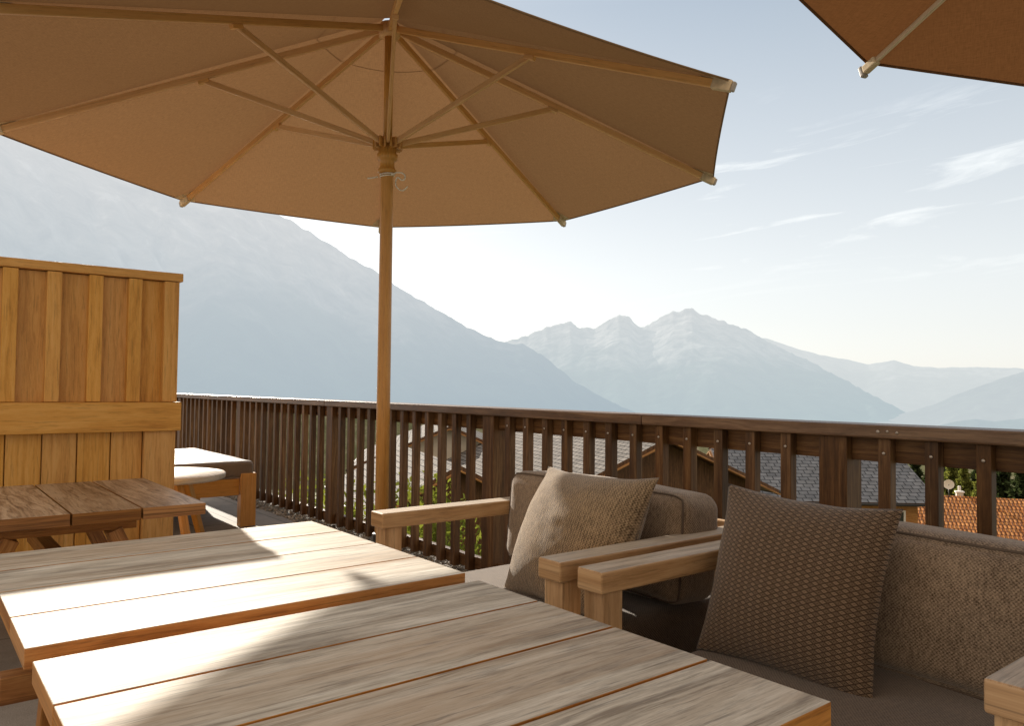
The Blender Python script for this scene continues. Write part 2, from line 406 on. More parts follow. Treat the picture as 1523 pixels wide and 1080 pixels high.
mx = wn('ShaderNodeMix', data_type='RGBA'); L(cf, mx.inputs[0]); L(hs.outputs[0], mx.inputs[6]); mx.inputs[7].default_value = (12, 12, 11.7, 1)
L(mx.outputs[2], bg.inputs[0]); bg.inputs[1].default_value = .04
# bright summer haze: airlight that pales towards the horizon
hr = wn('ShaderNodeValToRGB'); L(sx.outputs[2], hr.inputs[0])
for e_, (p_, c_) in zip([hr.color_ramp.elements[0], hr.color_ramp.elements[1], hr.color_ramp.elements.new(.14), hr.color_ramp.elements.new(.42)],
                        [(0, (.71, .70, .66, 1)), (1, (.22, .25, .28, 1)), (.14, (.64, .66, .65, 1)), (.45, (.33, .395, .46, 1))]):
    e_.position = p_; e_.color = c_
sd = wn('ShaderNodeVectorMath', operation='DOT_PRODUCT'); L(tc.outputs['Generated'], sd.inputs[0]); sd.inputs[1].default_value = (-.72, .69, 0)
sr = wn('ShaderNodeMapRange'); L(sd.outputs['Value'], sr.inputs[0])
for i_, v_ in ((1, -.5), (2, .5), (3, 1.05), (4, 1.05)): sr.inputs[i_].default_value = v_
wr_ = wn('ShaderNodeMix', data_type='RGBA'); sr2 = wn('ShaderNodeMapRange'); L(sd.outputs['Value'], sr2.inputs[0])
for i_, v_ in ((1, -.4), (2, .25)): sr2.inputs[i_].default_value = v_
L(sr2.outputs[0], wr_.inputs[0]); wr_.inputs[6].default_value = (.80, .60, .40, 1); L(hr.outputs[0], wr_.inputs[7])  # warm colour added behind the camera as bounce fill, no real sky glow
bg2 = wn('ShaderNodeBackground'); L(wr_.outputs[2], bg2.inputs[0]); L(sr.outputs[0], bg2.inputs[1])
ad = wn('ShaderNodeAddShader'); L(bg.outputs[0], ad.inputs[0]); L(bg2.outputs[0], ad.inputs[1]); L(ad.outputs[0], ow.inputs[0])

# ---------------------------------------------------------------- terrace
tb = MB()
tb.box((-6, -.25, -1.6), (18, 5.28, 3.2), 0, 0)
struct = tb.build('terrace_floor', M['pavers']); tag(struct, kind='structure')
gb = MB(); gb.box((-6, 2.60, -1.6), (18, .42, 3.18), 0, 0)
tag(gb.build('gravel_strip', M['gravelbed']), kind='structure')
def gravel():
    base = bmesh.new(); bmesh.ops.create_icosphere(base, subdivisions=1, radius=1)
    bv = [v.co.copy() for v in base.verts]; bf = [[v.index for v in f.verts] for f in base.faces]; base.free()
    vs, fs = [], []
    rnd = random.Random(3)
    for i in range(5200):
        x = -1.3 - 8.5 * rnd.random() ** 1.2; y = rnd.uniform(2.375, 2.78)
        s = rnd.uniform(.007, .017); q = Matrix.Rotation(rnd.uniform(0, 6), 3, 'X') @ Matrix.Rotation(rnd.uniform(0, 6), 3, 'Z')
        k = Vector((1, rnd.uniform(.6, 1), rnd.uniform(.5, .8))); o = len(vs)
        z0 = rnd.uniform(-.008, .014)
        for v in bv:
            p = q @ (Vector((v.x * k.x, v.y * k.y, v.z * k.z)) * s * rnd.uniform(.85, 1.15)); vs.append((x + p.x, y + p.y, z0 + p.z))
        fs += [[a + o for a in f] for f in bf]
    me = bpy.data.meshes.new('gravel'); me.from_pydata(vs, [], fs); me.materials.append(M['stone'])
    tag(link(bpy.data.objects.new('gravel', me)), 'loose pale grey gravel in a strip under the dark railing', 'gravel', kind='stuff')
gravel()

# ---------------------------------------------------------------- railing
rl = thing('railing', 'long dark brown stained timber railing with square slats along the terrace edge', 'railing', (0, 2.47, 0))
def rail_cap():
    m = MB()
    for a, b in ((-15, -9.3), (-9.297, -5.3), (-5.297, -2.2), (-2.197, 1.6)):
        m.box(((a + b) / 2, .055, .9115), (b - a, .155, .043), 0, .005)
    m.build('top_rail', M['rail_cap'], rl)
    m = MB()
    for xx, zz, rr in ((-1.195, .912, .006), (-1.165, .914, .0045), (-1.135, .911, .005)):
        m = MB(); m.lathe([(.0001, .002), (rr * .9, .0015), (rr, 0)], 10, Matrix.Translation((xx, -.0225, zz)) @ Matrix.Rotation(R(90), 4, 'X'))
        m.build('cap_screw', M['steel'], rl)
    m = MB(); m.box((-6.7, .055, .850), (16.6, .026, .079), 0, .002); m.build('upper_board', M['rail'], rl)
    m = MB(); m.box((-6.7, .060, .068), (16.6, .034, .07), 0, .002); m.build('lower_board', M['rail_cap'], rl)
rail_cap()
screws = []
pitch = 1.95
posts = [-1.413 + pitch * k for k in range(-7, 2)]
sl_mesh = None; po_mesh = None; nsl = 0
for p in posts:
    if po_mesh is None:
        m = MB(); m.box((0, 0, .46), (.1, .1, .86), 2, .003); o = m.build('post', M['rail'], rl); po_mesh = o.data
    else: o = link(bpy.data.objects.new('post', po_mesh), rl)
    o.location = (p + .05, .055, 0)
    for k in range(12):
        x = p - .144 - .1455 * k + .02
        if x < -13.6 or x > .9 or nsl >= 96: continue
        m = MB(); m.box((0, 0, .46), (.040, .040, .858), 2, .0025, tint=random.random())
        o = m.build('slat', M['rail'], rl); nsl += 1
        o.location = (x, .020, 0); o.rotation_euler = (0, random.uniform(-.003, .003), random.uniform(-.03, .03))
        sm = MB(); sm.lathe([(.0001, .002), (.005, .0015), (.0055, 0)], 10, Matrix.Translation((0, -.0215, .842)) @ Matrix.Rotation(R(90), 4, 'X'))
        if x > -3.4: sm.build('screw', M['steel'], o)
        else: sm.bm.free()

# ---------------------------------------------------------------- tables
def trestle(y, half, along_y=True, zt=.535):
    m = MB()
    P = (lambda a, z: (a, y, z)) if along_y else (lambda a, z: (y, a, z))
    for s in (-1, 1): m.bar(P(s * half * .42, zt - .05), P(s * half, .0), .055, .075, up=(0, 1, 0) if along_y else (1, 0, 0))
    m.bar(P(-half * .62, zt - .025), P(half * .62, zt - .025), .055, .05)
    return m
def table(name, label, x0, x1, y0, y1, zt, planks_along, top, side, end_thick=.037, gap=.007):
    cx, cy = (x0 + x1) / 2, (y0 + y1) / 2
    t = thing(name, label, 'table', (cx, cy, 0))
    m = MB(); n = 4
    for k in range(n):
        if planks_along == 'y':
            wd = (x1 - x0) / n
            m.box((x0 - cx + wd * (k + .5), 0, zt - end_thick / 2 - random.uniform(0, .0012)), (wd - gap, y1 - y0, end_thick), 1, .0016, mi=0, top=1)
        else:
            wd = (y1 - y0) / n
            m.box((0, y0 - cy + wd * (k + .5), zt - end_thick / 2 - random.uniform(0, .0012)), (x1 - x0, wd - gap, end_thick), 0, .0016, mi=0, top=1)
    m.build('tabletop', [side, top], t)
    u = zt - end_thick
    hw, hl = (x1 - x0) / 2, (y1 - y0) / 2
    if planks_along == 'y':
        for s in (-1, 1): trestle(s * (hl - .16), hw - .07, True, u).build('trestle', M['teak'], t)
        mm = MB(); mm.box((0, 0, .372), (.055, 2 * hl - .01, .06), 1, .003); mm.build('stretcher', M['teak'], t)
    else:
        for s in (-1, 1): trestle(s * (hw - .16), hl - .07, False, u).build('trestle', M['teak'], t)
        mm = MB(); mm.box((0, 0, .372), (2 * hw - .12, .055, .06), 0, .003); mm.build('stretcher', M['teak'], t)
    return t
G = 'square teak tables on the terrace'
table('table', 'weathered plank table nearest the camera, half in diagonal umbrella shade', -1.489, -.5985, .182, 1.088, .582, 'y', M['weathered'], M['teak_end'])
table('table', 'brightly sunlit plank table in the middle, just beyond the nearest table', -2.471, -1.559, .179, 1.103, .582, 'y', M['weathered'], M['teak_end'])
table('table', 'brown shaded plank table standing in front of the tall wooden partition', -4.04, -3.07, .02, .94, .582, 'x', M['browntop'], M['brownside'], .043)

# ---------------------------------------------------------------- partition
pt = thing('wooden_partition', 'tall orange board and batten wooden partition with a flat cap', 'partition', (-4.54, .3, 0))
YR = 1.205 - .3
m = MB(); m.box((-.075, YR - 1.19, 1.637), (.21, 2.42, .046), 1, .003); m.build('cap', M['larch'], pt)
m = MB()
for k in range(9):
    y = YR - .068 - .19 * k
    m.box((-.026, y - .061, 1.275), (.022, .128, .67), 2, .002)
m.build('upper_boards', M['larch'], pt)
for k in range(9):
    y = YR - .034 - .19 * k
    if k == 0: y += 0
    m = MB(); m.box((.002, y - (.004 if k == 0 else 0), 1.276), (.06, .076 if k == 0 else .066, .667), 2, .003); m.build('batten', M['larch'], pt)
m = MB(); m.box((.012, YR - 1.18, .861), (.08, 2.40, .158), 1, .004); m.build('middle_rail', M['larch'], pt)
m = MB()
for k in range(10):
    y = YR - .161 - .158 * k
    m.box((-.026, y - .079, .39), (.024, .153, .78), 2, .004)
m.build('lower_boards', M['larch'], pt)
m = MB(); m.box((-.008, YR - .079, .39), (.054, .160, .78), 2, .003); m.build('stile', M['larch'], pt)
m = MB(); m.box((-.095, YR - 1.185, .81), (.10, 2.36, 1.60), 2, .003); m.build('back_panel', M['larch'], pt)

# ---------------------------------------------------------------- rounded cushions
def cushion_map(p, h, r, crown, seed, wr):
    core = Vector([max(-(h[i] - r), min(h[i] - r, p[i])) for i in range(3)])
    d = p - core
    q = core + d.normalized() * min(r, max(abs(d.x), abs(d.y), abs(d.z))) if d.length > 1e-6 else p.copy()
    u = Vector((p.x / h.x, p.y / h.y, p.z / h.z))
    q = q + Vector(((1 - u.y ** 2) * (1 - u.z ** 2) * crown[0] * u.x, (1 - u.x ** 2) * (1 - u.z ** 2) * crown[1] * u.y, (1 - u.x ** 2) * (1 - u.y ** 2) * crown[2] * u.z))
    return q + noise.noise_vector(q * 5 + Vector((seed * 7.1, 0, 0))) * wr + noise.noise_vector(q * 14 + Vector((0, seed * 3.3, 0))) * wr * .35
def cushion_mesh(sx, sy, sz, r, crown=(0, 0, 0), seed=0, wr=.004, n=26):
    b = bmesh.new(); bmesh.ops.create_cube(b, size=2)
    bmesh.ops.subdivide_edges(b, edges=b.edges[:], cuts=n, use_grid_fill=True)
    uv = b.loops.layers.uv.new('UVMap')
    h = Vector((sx / 2, sy / 2, sz / 2)); src = {}; pos = {}
    f = lambda a: math.copysign(1 - (1 - abs(a)) ** 1.5, a)
    for v in b.verts:
        p = Vector((f(v.co.x) * h.x, f(v.co.y) * h.y, f(v.co.z) * h.z))
        pos[v] = cushion_map(p, h, r, crown, seed, wr); src[v] = p
    for fc in b.faces:
        nn = fc.normal; a = [abs(nn.x), abs(nn.y), abs(nn.z)]; d = a.index(max(a)); ax = [i for i in range(3) if i != d]
        fc.smooth = True
        for l in fc.loops: l[uv].uv = (src[l.vert][ax[0]] + d * .31, src[l.vert][ax[1]] + d * .17)
    for v in b.verts: v.co = pos[v]
    return b
def seam_loop(sx, sy, sz, r, crown, y, seed, wr, rad=.0035):
    """piping round a cushion along its box edge at depth y"""
    h = Vector((sx / 2, sy / 2, sz / 2)); pts = []
    per = []
    n1, n2 = 60, 30
    per += [(-h.x + 2 * h.x * i / n1, h.z) for i in range(n1)] + [(h.x, h.z - 2 * h.z * i / n2) for i in range(n2)]
    per += [(h.x - 2 * h.x * i / n1, -h.z) for i in range(n1)] + [(-h.x, -h.z + 2 * h.z * i / n2) for i in range(n2)]
    for x, z in per:
        q = cushion_map(Vector((x, y, z)), h, r, crown, seed, wr)
        o = Vector((q.x / h.x * (abs(q.x) > h.x - r), -.6 , q.z / h.z * (abs(q.z) > h.z - r)))
        pts.append(q + o.normalized() * .0012)
    pts += pts[:2]
    return MB().tube(pts, rad, 6)
def put(b, name, mat, parent, loc, rot=(0, 0, 0)):
    me = bpy.data.meshes.new(name); b.to_mesh(me); b.free(); me.materials.append(mat)
    o = link(bpy.data.objects.new(name, me), parent); o.location = loc; o.rotation_euler = rot
    return o

# ---------------------------------------------------------------- lounge chairs
def lounge_chair(x0, x1, yf, label, seed, drop=0):
    cx = (x0 + x1) / 2; w = x1 - x0
    t = thing('lounge_chair', label, 'lounge chair', (cx, yf, 0), 0, 'teak lounge chairs along the railing')
    aw, D = .086, .92
    for s in (-1, 1):
        ax = s * (w / 2 - aw / 2)
        m = MB(); m.box((ax, D / 2, .573), (aw, D, .054), 1, .006, mi=0, top=1, seg=3); m.build('armrest', [M['arm'], M['arm_top']], t)
        m = MB(); m.box((ax, .05, .273), (.068, .068, .546), 2, .004); m.build('leg', M['arm'], t)
        m = MB(); m.box((ax, D - .05, .273), (.068, .068, .546), 2, .004); m.build('leg', M['arm'], t)
        m = MB(); m.box((ax, D / 2, .17), (.04, D - .17, .08), 1, .004); m.build('side_rail', M['arm'], t)
    m = MB(); m.box((0, .06, .15), (w - 2 * aw, .035, .075), 0, .004); m.build('front_rail', M['arm'], t)
    m = MB()
    for z in (.30, .43, .56): m.box((0, D - .03, z), (w - 2 * aw - .02, .03, .075), 0, .004)
    m.build('back_slats', M['arm'], t)
    iw = w - 2 * aw
    put(cushion_mesh(iw - .012, D - .12, .185, .045, (0, 0, .012), seed, .003), 'seat_cushion', M['seat_shaded'], t, (0, .055 + (D - .12) / 2, .272))
    bx, by, bz = iw + .03, .215, .335
    cw = (.01, .022, .016)
    bk = put(cushion_mesh(bx, by, bz, .05, cw, seed + 3, .005), 'back_cushion', M['seatfab'], t, (.012, .640, .543 - drop), (R(-5), 0, 0))
    seam_loop(bx, by, bz, .05, cw, -.092, seed + 3, .005).build('piping', M['piping'], bk)
    return t
chA = lounge_chair(-2.443, -1.447, 1.312, 'lounge chair with a tan cushion, its left armrest beside the umbrella pole', 1)
chB = lounge_chair(-1.394, -.398, 1.320, 'lounge chair at the right edge holding the dark patterned cushion', 5, .014)

# ---------------------------------------------------------------- scatter cushions
def pillow_mesh(w, h, thick, seed, sag=.0):
    b = bmesh.new(); uvl = b.loops.layers.uv.new('UVMap'); n = 44; V = {}
    for side in (1, -1):
        for i in range(n + 1):
            for j in range(n + 1):
                u, v = 2 * i / n - 1, 2 * j / n - 1
                if side == -1 and (i in (0, n) or j in (0, n)): V[side, i, j] = V[1, i, j]; continue
                wob = 1 + .25 * noise.noise(Vector((u * 2.3, v * 2.3, seed * 3.1))); pu = 1 - .085 * wob * (1 - v * v) * abs(u) ** 3; pv = 1 - .085 * wob * (1 - u * u) * abs(v) ** 3
                x, y = u * pu * w / 2, v * pv * h / 2
                g = max(0, (1 - abs(u) ** 2.4)) ** .72 * max(0, (1 - abs(v) ** 2.4)) ** .72
                z = side * thick / 2 * g
                nz = noise.noise(Vector((u * 1.7, v * 1.7, seed + side * 2.))) * .004 * g + noise.noise(Vector((u * 5, v * 5, seed + side))) * .003 * g
                z += nz
                z += sag * (u * u - .3) * .5
                V[side, i, j] = b.verts.new((x, y, z))
    for side in (1, -1):
        for i in range(n):
            for j in range(n):
                q = [V[side, i, j], V[side, i + 1, j], V[side, i + 1, j + 1], V[side, i, j + 1]]
                if side == -1: q.reverse()
                f = b.faces.new(q); f.smooth = True
                for l in f.loops:
                    pass
                idx = [(i, j), (i + 1, j), (i + 1, j + 1), (i, j + 1)]
                if side == -1: idx.reverse()
                for l, (a, c) in zip(f.loops, idx): l[uvl].uv = (a / n * w, c / n * h)
    return b
def frame(bl, br, tl, tr):
    bl, br, tl, tr = map(Vector, (bl, br, tl, tr))
    c = (bl + br + tl + tr) / 4
    x = ((br - bl) + (tr - tl)).normalized(); y = ((tl - bl) + (tr - br)); y = (y - x * y.dot(x)).normalized(); z = x.cross(y)
    wv = ((br - bl).length + (tr - tl).length) / 2; hv = ((tl - bl).length + (tr - br).length) / 2
    return Matrix.Translation(c) @ Matrix((x, y, z)).transposed().to_4x4(), wv, hv
def pillow(name, label, corners, thick, mat, seed):
    Mx, wv, hv = frame(*corners)
    o = put(pillow_mesh(wv * 1.03, hv * 1.03, thick, seed), name, mat, None, (0, 0, 0))
    o.matrix_world = Mx
    tag(o, label, 'cushion'); return o
pillow('cushion', 'tan bouclé scatter cushion leaning back half in sun', ((-2.025, 1.600, .372), (-1.495, 1.560, .372), (-2.065, 1.800, .748), (-1.535, 1.755, .780)), .24, M['boucle'], 2.3)
pillow('cushion', 'dark brown scatter cushion with a pale diamond lattice weave', ((-1.295, 1.64, .362), (-.845, 1.665, .362), (-1.25, 1.775, .785), (-.81, 1.79, .760)), .19, M['lattice'], 5.1)

# ---------------------------------------------------------------- umbrellas
def umbrella(name, label, px, py, zrim, rad, zhub, phi, canvas, ribmat, Mt=None, sagk=.05, stretch=(1,) * 8, rw=.021, rh=.036, sl=.085, droop=(0,) * 8, patches=True):
    t = thing(name, label, 'parasol', (px, py, 0), 0, 'canvas parasols on the terrace')
    rise = zhub - zrim
    T = Matrix.Translation((0, 0, zrim)) @ (Mt or Matrix()) @ Matrix.Translation((0, 0, -zrim))
    zrun = zhub - .70 * rad / 2.02
    m = MB(); m.box((0, 0, .03), (.2, .2, .05), 0, .008); m.build('base', M['granite'], t)
    m = MB(); m.lathe([(.052, .095), (.052, .20), (.05, .205)], 24); m.build('socket', M['dark_metal'], t)
    pm = MB(); pm.lathe([(.0385, .20), (.0385, .9), (.0375, 1.6), (.035, zrun - .05), (.035, zrun)], 32, tint=.5)
    top = T @ Vector((0, 0, zhub + .02))
    pm.tube([(0, 0, zrun - .001), top], .026, 20)
    pm.build('pole', M['pole'], t)
    m = MB(); m.lathe([(.040, zrun - .17), (.053, zrun - .165), (.053, zrun - .15), (.045, zrun - .142), (.041, zrun - .125), (.043, zrun - .10), (.058, zrun - .088), (.060, zrun - .06), (.052, zrun - .055), (.052, zrun + .02)], 32)
    for k in range(8):
        a = phi + R(45 * k); d = Vector((-math.sin(a), math.cos(a), 0)); n = Vector((0, 0, 1)).cross(d)
        for s in (-1, 1): m.bar(d * .045 + n * .017 * s + Vector((0, 0, zrun)), d * .085 + n * .017 * s + Vector((0, 0, zrun)), .012, .06)
    m.build('runner', M['pole'], t)
    m = MB(); m.lathe([(.03, zhub - .07), (.062, zhub - .065), (.066, zhub - .02), (.05, zhub + .01), (.01, zhub + .02)], 24, T); m.build('hub', M['rib'], t)
    dirs = []
    for k in range(8):
        a = phi + R(45 * k); d = Vector((-math.sin(a), math.cos(a), 0)) * stretch[k]; dirs.append(d)
        hb = T @ (d * .055 + Vector((0, 0, zhub - .035))); tip = T @ (d * rad + Vector((0, 0, zrim + droop[k])))
        m = MB(); m.bar(hb, tip, rw, rh, .003); rb = m.build('rib', ribmat, t)
        # pale sleeve and end cap
        ax = (tip - hb).normalized()
        m = MB(); m.bar(tip - ax * sl, tip + ax * .006, rw + .012, rh + .012, .004); m.build('rib_sleeve', M['pocket'], rb)
        m = MB(); m.bar(tip + ax * .006, tip + ax * .022, .026, .042, .005); m.build('rib_cap', M['cap_grey'], rb)
        j = hb.lerp(tip, .47)
        m = MB(); m.bar(T @ (d * .062 + Vector((0, 0, zrun + .005))) if Mt else d * .062 + Vector((0, 0, zrun + .005)), j - Vector((0, 0, .024)), .019, .030, .003); m.build('strut', ribmat, t)
        m = MB()
        m.bar(j + Vector((0, 0, -.03)) - ax * .03, j + Vector((0, 0, -.03)) + ax * .03, .03, .02, .002); m.build('strut_bracket', ribmat, rb)
    # canvas
    cm = MB(); NS, NT_ = 26, 12; off = .026
    def P(k, s, q):
        a, b = dirs[k % 8], dirs[(k + 1) % 8]
        d = a.lerp(b, q); r = .04 + (rad * 1.0 + .004 - .04) * s
        e = 4 * q * (1 - q)
        pull = 1 - .005 * e * s ** 3
        z = zhub + (zrim + droop[k % 8] * (1 - q) + droop[(k + 1) % 8] * q - zhub) * s + off - sagk * e * s * (1.15 - .95 * s)
        return T @ (d * r * pull + Vector((0, 0, z)))
    for k in range(8):
        g = [[cm.bm.verts.new(P(k, s / NS, q / NT_)) for q in range(NT_ + 1)] for s in range(NS + 1)]
        a = dirs[k]; nrm = Vector((0, 0, 1)).cross(a)
        tn = random.random(); ou = random.uniform(0, 9)
        for s in range(NS):
            for q in range(NT_):
                f = cm.bm.faces.new((g[s][q], g[s][q + 1], g[s + 1][q + 1], g[s + 1][q])); f.smooth = True
                for l in f.loops:
                    c = l.vert.co; l[cm.uv].uv = (c.dot(nrm) + ou, c.dot(a) + ou); l[cm.col] = (tn, 0, 0, 1)
    can = cm.build('canopy', canvas, t)
    # turned hem all round the rim
    hm = MB()
    for k in range(8):
        pts = [P(k, .999, q / 10) - Vector((0, 0, .002)) for q in range(11)]
        hm.tube(pts, .0045, 6)
    hm.build('hem', canvas, can)
    # stitched vent seam near the crown, sewn under the canvas
    sm = MB()
    for k in range(8):
        for (sa, sb) in ((.178, .1802),):
            for q in range(10):
                dn = Vector((0, 0, -.004))
                sm.poly([P(k, sa, q / 10) + dn, P(k, sa, (q + 1) / 10) + dn, P(k, sb, (q + 1) / 10) + dn, P(k, sb, q / 10) + dn], smooth=True)
    sm.build('vent_seam', canvas, can)
    # corner reinforcements
    for k in range(8 if patches else 0):
        cp = MB(); dn = Vector((0, 0, -.005))
        tipp = P(k, 1, 0) + dn
        b1 = P(k, 1, .058) + dn; b2 = P(k - 1, 1, .942) + dn; i1 = P(k, .925, 0) + dn
        cp.poly([tipp, b1, i1]); cp.poly([tipp, i1, b2]); cp.build('corner_patch', M['pocket'], can)
    return t, zrun
ua, zr_ = umbrella('parasol', 'large tan canvas parasol on a pale timber pole beside the railing', -3.90, 2.165, 2.352, 2.020, 3.14, R(62.4), M['canopy'], M['rib'], None, .05, (.89, 1, 1.035, 1.05, 1, .995, 1, 1), droop=(-.05, 0, 0, 0, 0, 0, 0, 0))
# cord knotted round the pole under the runner
m = MB()
zk = zr_ - .185
for dz in (0, .012): m.tube([(.040 * math.cos(a), .040 * math.sin(a), zk + dz + .006 * math.sin(a)) for a in [2 * math.pi * i / 30 for i in range(31)]], .0042, 6)
cr_ = Vector((math.cos(YAW), math.sin(YAW), 0))
lp = [(.04, .0), (.07, .012), (.098, .012), (.118, -.002), (.118, -.024), (.100, -.03), (.078, -.014), (.066, -.040), (.072, -.07), (.098, -.09), (.118, -.085), (.135, -.066)]
def smoothpath(P_, n=5):
    out = []
    for i in range(len(P_) - 1):
        p0, p1, p2, p3 = [Vector(P_[max(0, min(len(P_) - 1, i + d))]) for d in (-1, 0, 1, 2)]
        for j in range(n):
            s = j / n; out.append(.5 * ((2 * p1) + (p2 - p0) * s + (2 * p0 - 5 * p1 + 4 * p2 - p3) * s * s + (3 * p1 - p0 - 3 * p2 + p3) * s ** 3))
    out.append(Vector(P_[-1])); return out
m.tube([cr_ * a + Vector((0, 0, zk + b)) + Vector((.02, -.03, 0)) for a, b in smoothpath([(x, y) for x, y in lp])], .0044, 6)
m.tube([cr_ * a + Vector((.02, -.03, zk + b)) for a, b in ((-.035, -.012), (-.06, -.018), (-.095, -.022))], .0044, 6)
m.build('tie_cord', M['string'], ua)
# second parasol: only a corner reaches into the picture
tx, ty = R(-9.11), R(5.174)
Mt = Matrix(((math.cos(ty), 0, math.sin(ty), 0), (0, 1, 0, 0), (-math.sin(ty), 0, math.cos(ty), 0), (0, 0, 0, 1))) @ Matrix(((1, 0, 0, 0), (0, math.cos(tx), -math.sin(tx), 0), (0, math.sin(tx), math.cos(tx), 0), (0, 0, 0, 1)))
umbrella('parasol', 'dark brown canvas parasol corner cut by the top right of the picture', .571, 1.840, 2.099, 2.0, 2.879, R(68.274), M['canopy2'], M['rib_pale'], Mt, .03, (1,) * 8, .014, .016, .05, patches=False)

# ---------------------------------------------------------------- daybed + round table
db = thing('daybed', 'low timber daybed with dark taupe cushion behind the partition', 'daybed', (-6.35, 1.35, 0))
W, Ld = 1.46, 1.42
for sx_ in (-1, 1):
    for sy_ in (-1, 1):
        m = MB(); m.box((sx_ * (Ld / 2 - .04), sy_ * (W / 2 - .055), .195), (.08, .112, .39), 2, .004); m.build('leg', M['pole'], db)
m = MB()
for s in (-1, 1): m.box((s * (Ld / 2 - .05), 0, .29), (.04, W - .23, .12), 1, .003)
for s in (-1, 1): m.box((0, s * (W / 2 - .06), .29), (Ld - .17, .04, .12), 0, .003)
m.build('frame', M['pole'], db)
dc = put(cushion_mesh(Ld - .02, W - .02, .125, .035, (0, 0, .012), 11, .003), 'mattress', M['ottofab'], db, (-.0, .0, .418))
put(cushion_mesh(.16, .62, .16, .06, (0, 0, .01), 13, .003), 'headrest', M['ottofab'], db, (-.52, -.02, .56))
rtb = thing('side_table', 'small round pale wooden side table on splayed legs by the daybed', 'side table', (-5.24, 1.33, 0))
m = MB()
m.lathe([(.001, .43), (.36, .43), (.372, .436), (.375, .462), (.368, .470), (.001, .470)], 56, grain=0)
m.build('tabletop', M['arm_top'], rtb)
for k in range(3):
    a = R(128 + 120 * k)
    m = MB(); m.bar((.22 * math.cos(a), .22 * math.sin(a), .43), (.40 * math.cos(a), .40 * math.sin(a), 0), .045, .045, .006); m.build('leg', M['pole'], rtb)

# ---------------------------------------------------------------- terrain
def hillside_z(x, y):
    d = max(0, y - 2.8) * .55 + max(0, -x - 2) * .28 * (1 if y > 2.8 else .3)
    far = max(0, math.hypot(x, y) - 88)
    return -2.6 - .20 * d + min(11, far * .55) * (1 if y > 30 else 0) + .35 * noise.noise(Vector((x * .08, y * .08, 0)))
def ground_mat():
    t = NT('meadow'); o = t.obj(); n = t.noise(o, .35, 8, .7); n2 = t.noise(o, 6, 4, .7)
    f = t.math('ADD', t.math('MULTIPLY', n, .65), t.math('MULTIPLY', n2, .35))
    c = t.ramp(f, [(.35, C(.05, .06, .02)), (.5, C(.12, .125, .045)), (.62, C(.26, .23, .16)), (.75, C(.4, .36, .29))])
    t.pbr(c, .9, t.bump(n2, .5, .1)); return t.done()
M['meadow'] = ground_mat()
def hillside():
    xs = [-130 + 2.5 * i for i in range(65)]; ys = [2.9 + 2.2 * j for j in range(62)]
    vs = [(x, y, hillside_z(x, y) - (0 if j < 60 else (j - 59) * 30)) for j, y in enumerate(ys) for x in xs]
    n = len(xs); fs = [(j * n + i, j * n + i + 1, (j + 1) * n + i + 1, (j + 1) * n + i) for j in range(len(ys) - 1) for i in range(n - 1)]
    me = bpy.data.meshes.new('hillside'); me.from_pydata(vs, [], fs); me.materials.append(M['meadow'])
    for p in me.polygons: p.use_smooth = True
    tag(link(bpy.data.objects.new('hillside', me)), kind='structure')
hillside()

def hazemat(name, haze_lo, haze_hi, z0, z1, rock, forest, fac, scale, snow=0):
    """rock and forest under painted valley haze: glowing airlight colour mixed in, paling with height"""
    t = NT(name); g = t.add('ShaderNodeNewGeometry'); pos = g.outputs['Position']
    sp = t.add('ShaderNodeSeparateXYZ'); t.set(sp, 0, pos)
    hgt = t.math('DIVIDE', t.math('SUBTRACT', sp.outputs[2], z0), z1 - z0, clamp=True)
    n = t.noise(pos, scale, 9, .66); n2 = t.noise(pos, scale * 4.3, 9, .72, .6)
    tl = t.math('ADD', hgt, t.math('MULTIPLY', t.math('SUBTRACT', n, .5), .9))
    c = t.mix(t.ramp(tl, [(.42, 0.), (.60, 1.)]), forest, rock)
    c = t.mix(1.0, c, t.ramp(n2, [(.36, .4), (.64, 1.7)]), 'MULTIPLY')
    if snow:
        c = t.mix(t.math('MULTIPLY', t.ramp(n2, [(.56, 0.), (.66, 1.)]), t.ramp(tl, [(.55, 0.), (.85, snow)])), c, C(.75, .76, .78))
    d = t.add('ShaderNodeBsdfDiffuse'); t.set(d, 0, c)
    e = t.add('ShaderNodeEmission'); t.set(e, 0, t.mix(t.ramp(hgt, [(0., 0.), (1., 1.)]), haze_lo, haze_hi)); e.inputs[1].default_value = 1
    m = t.add('ShaderNodeMixShader'); t.set(m, 0, fac); t.set(m, 1, d); t.set(m, 2, e)  # haze is a glow mixed into the surface, in place of hazy air
    t.t.links.new(m.outputs[0], t.out.inputs[0]); return t.done()

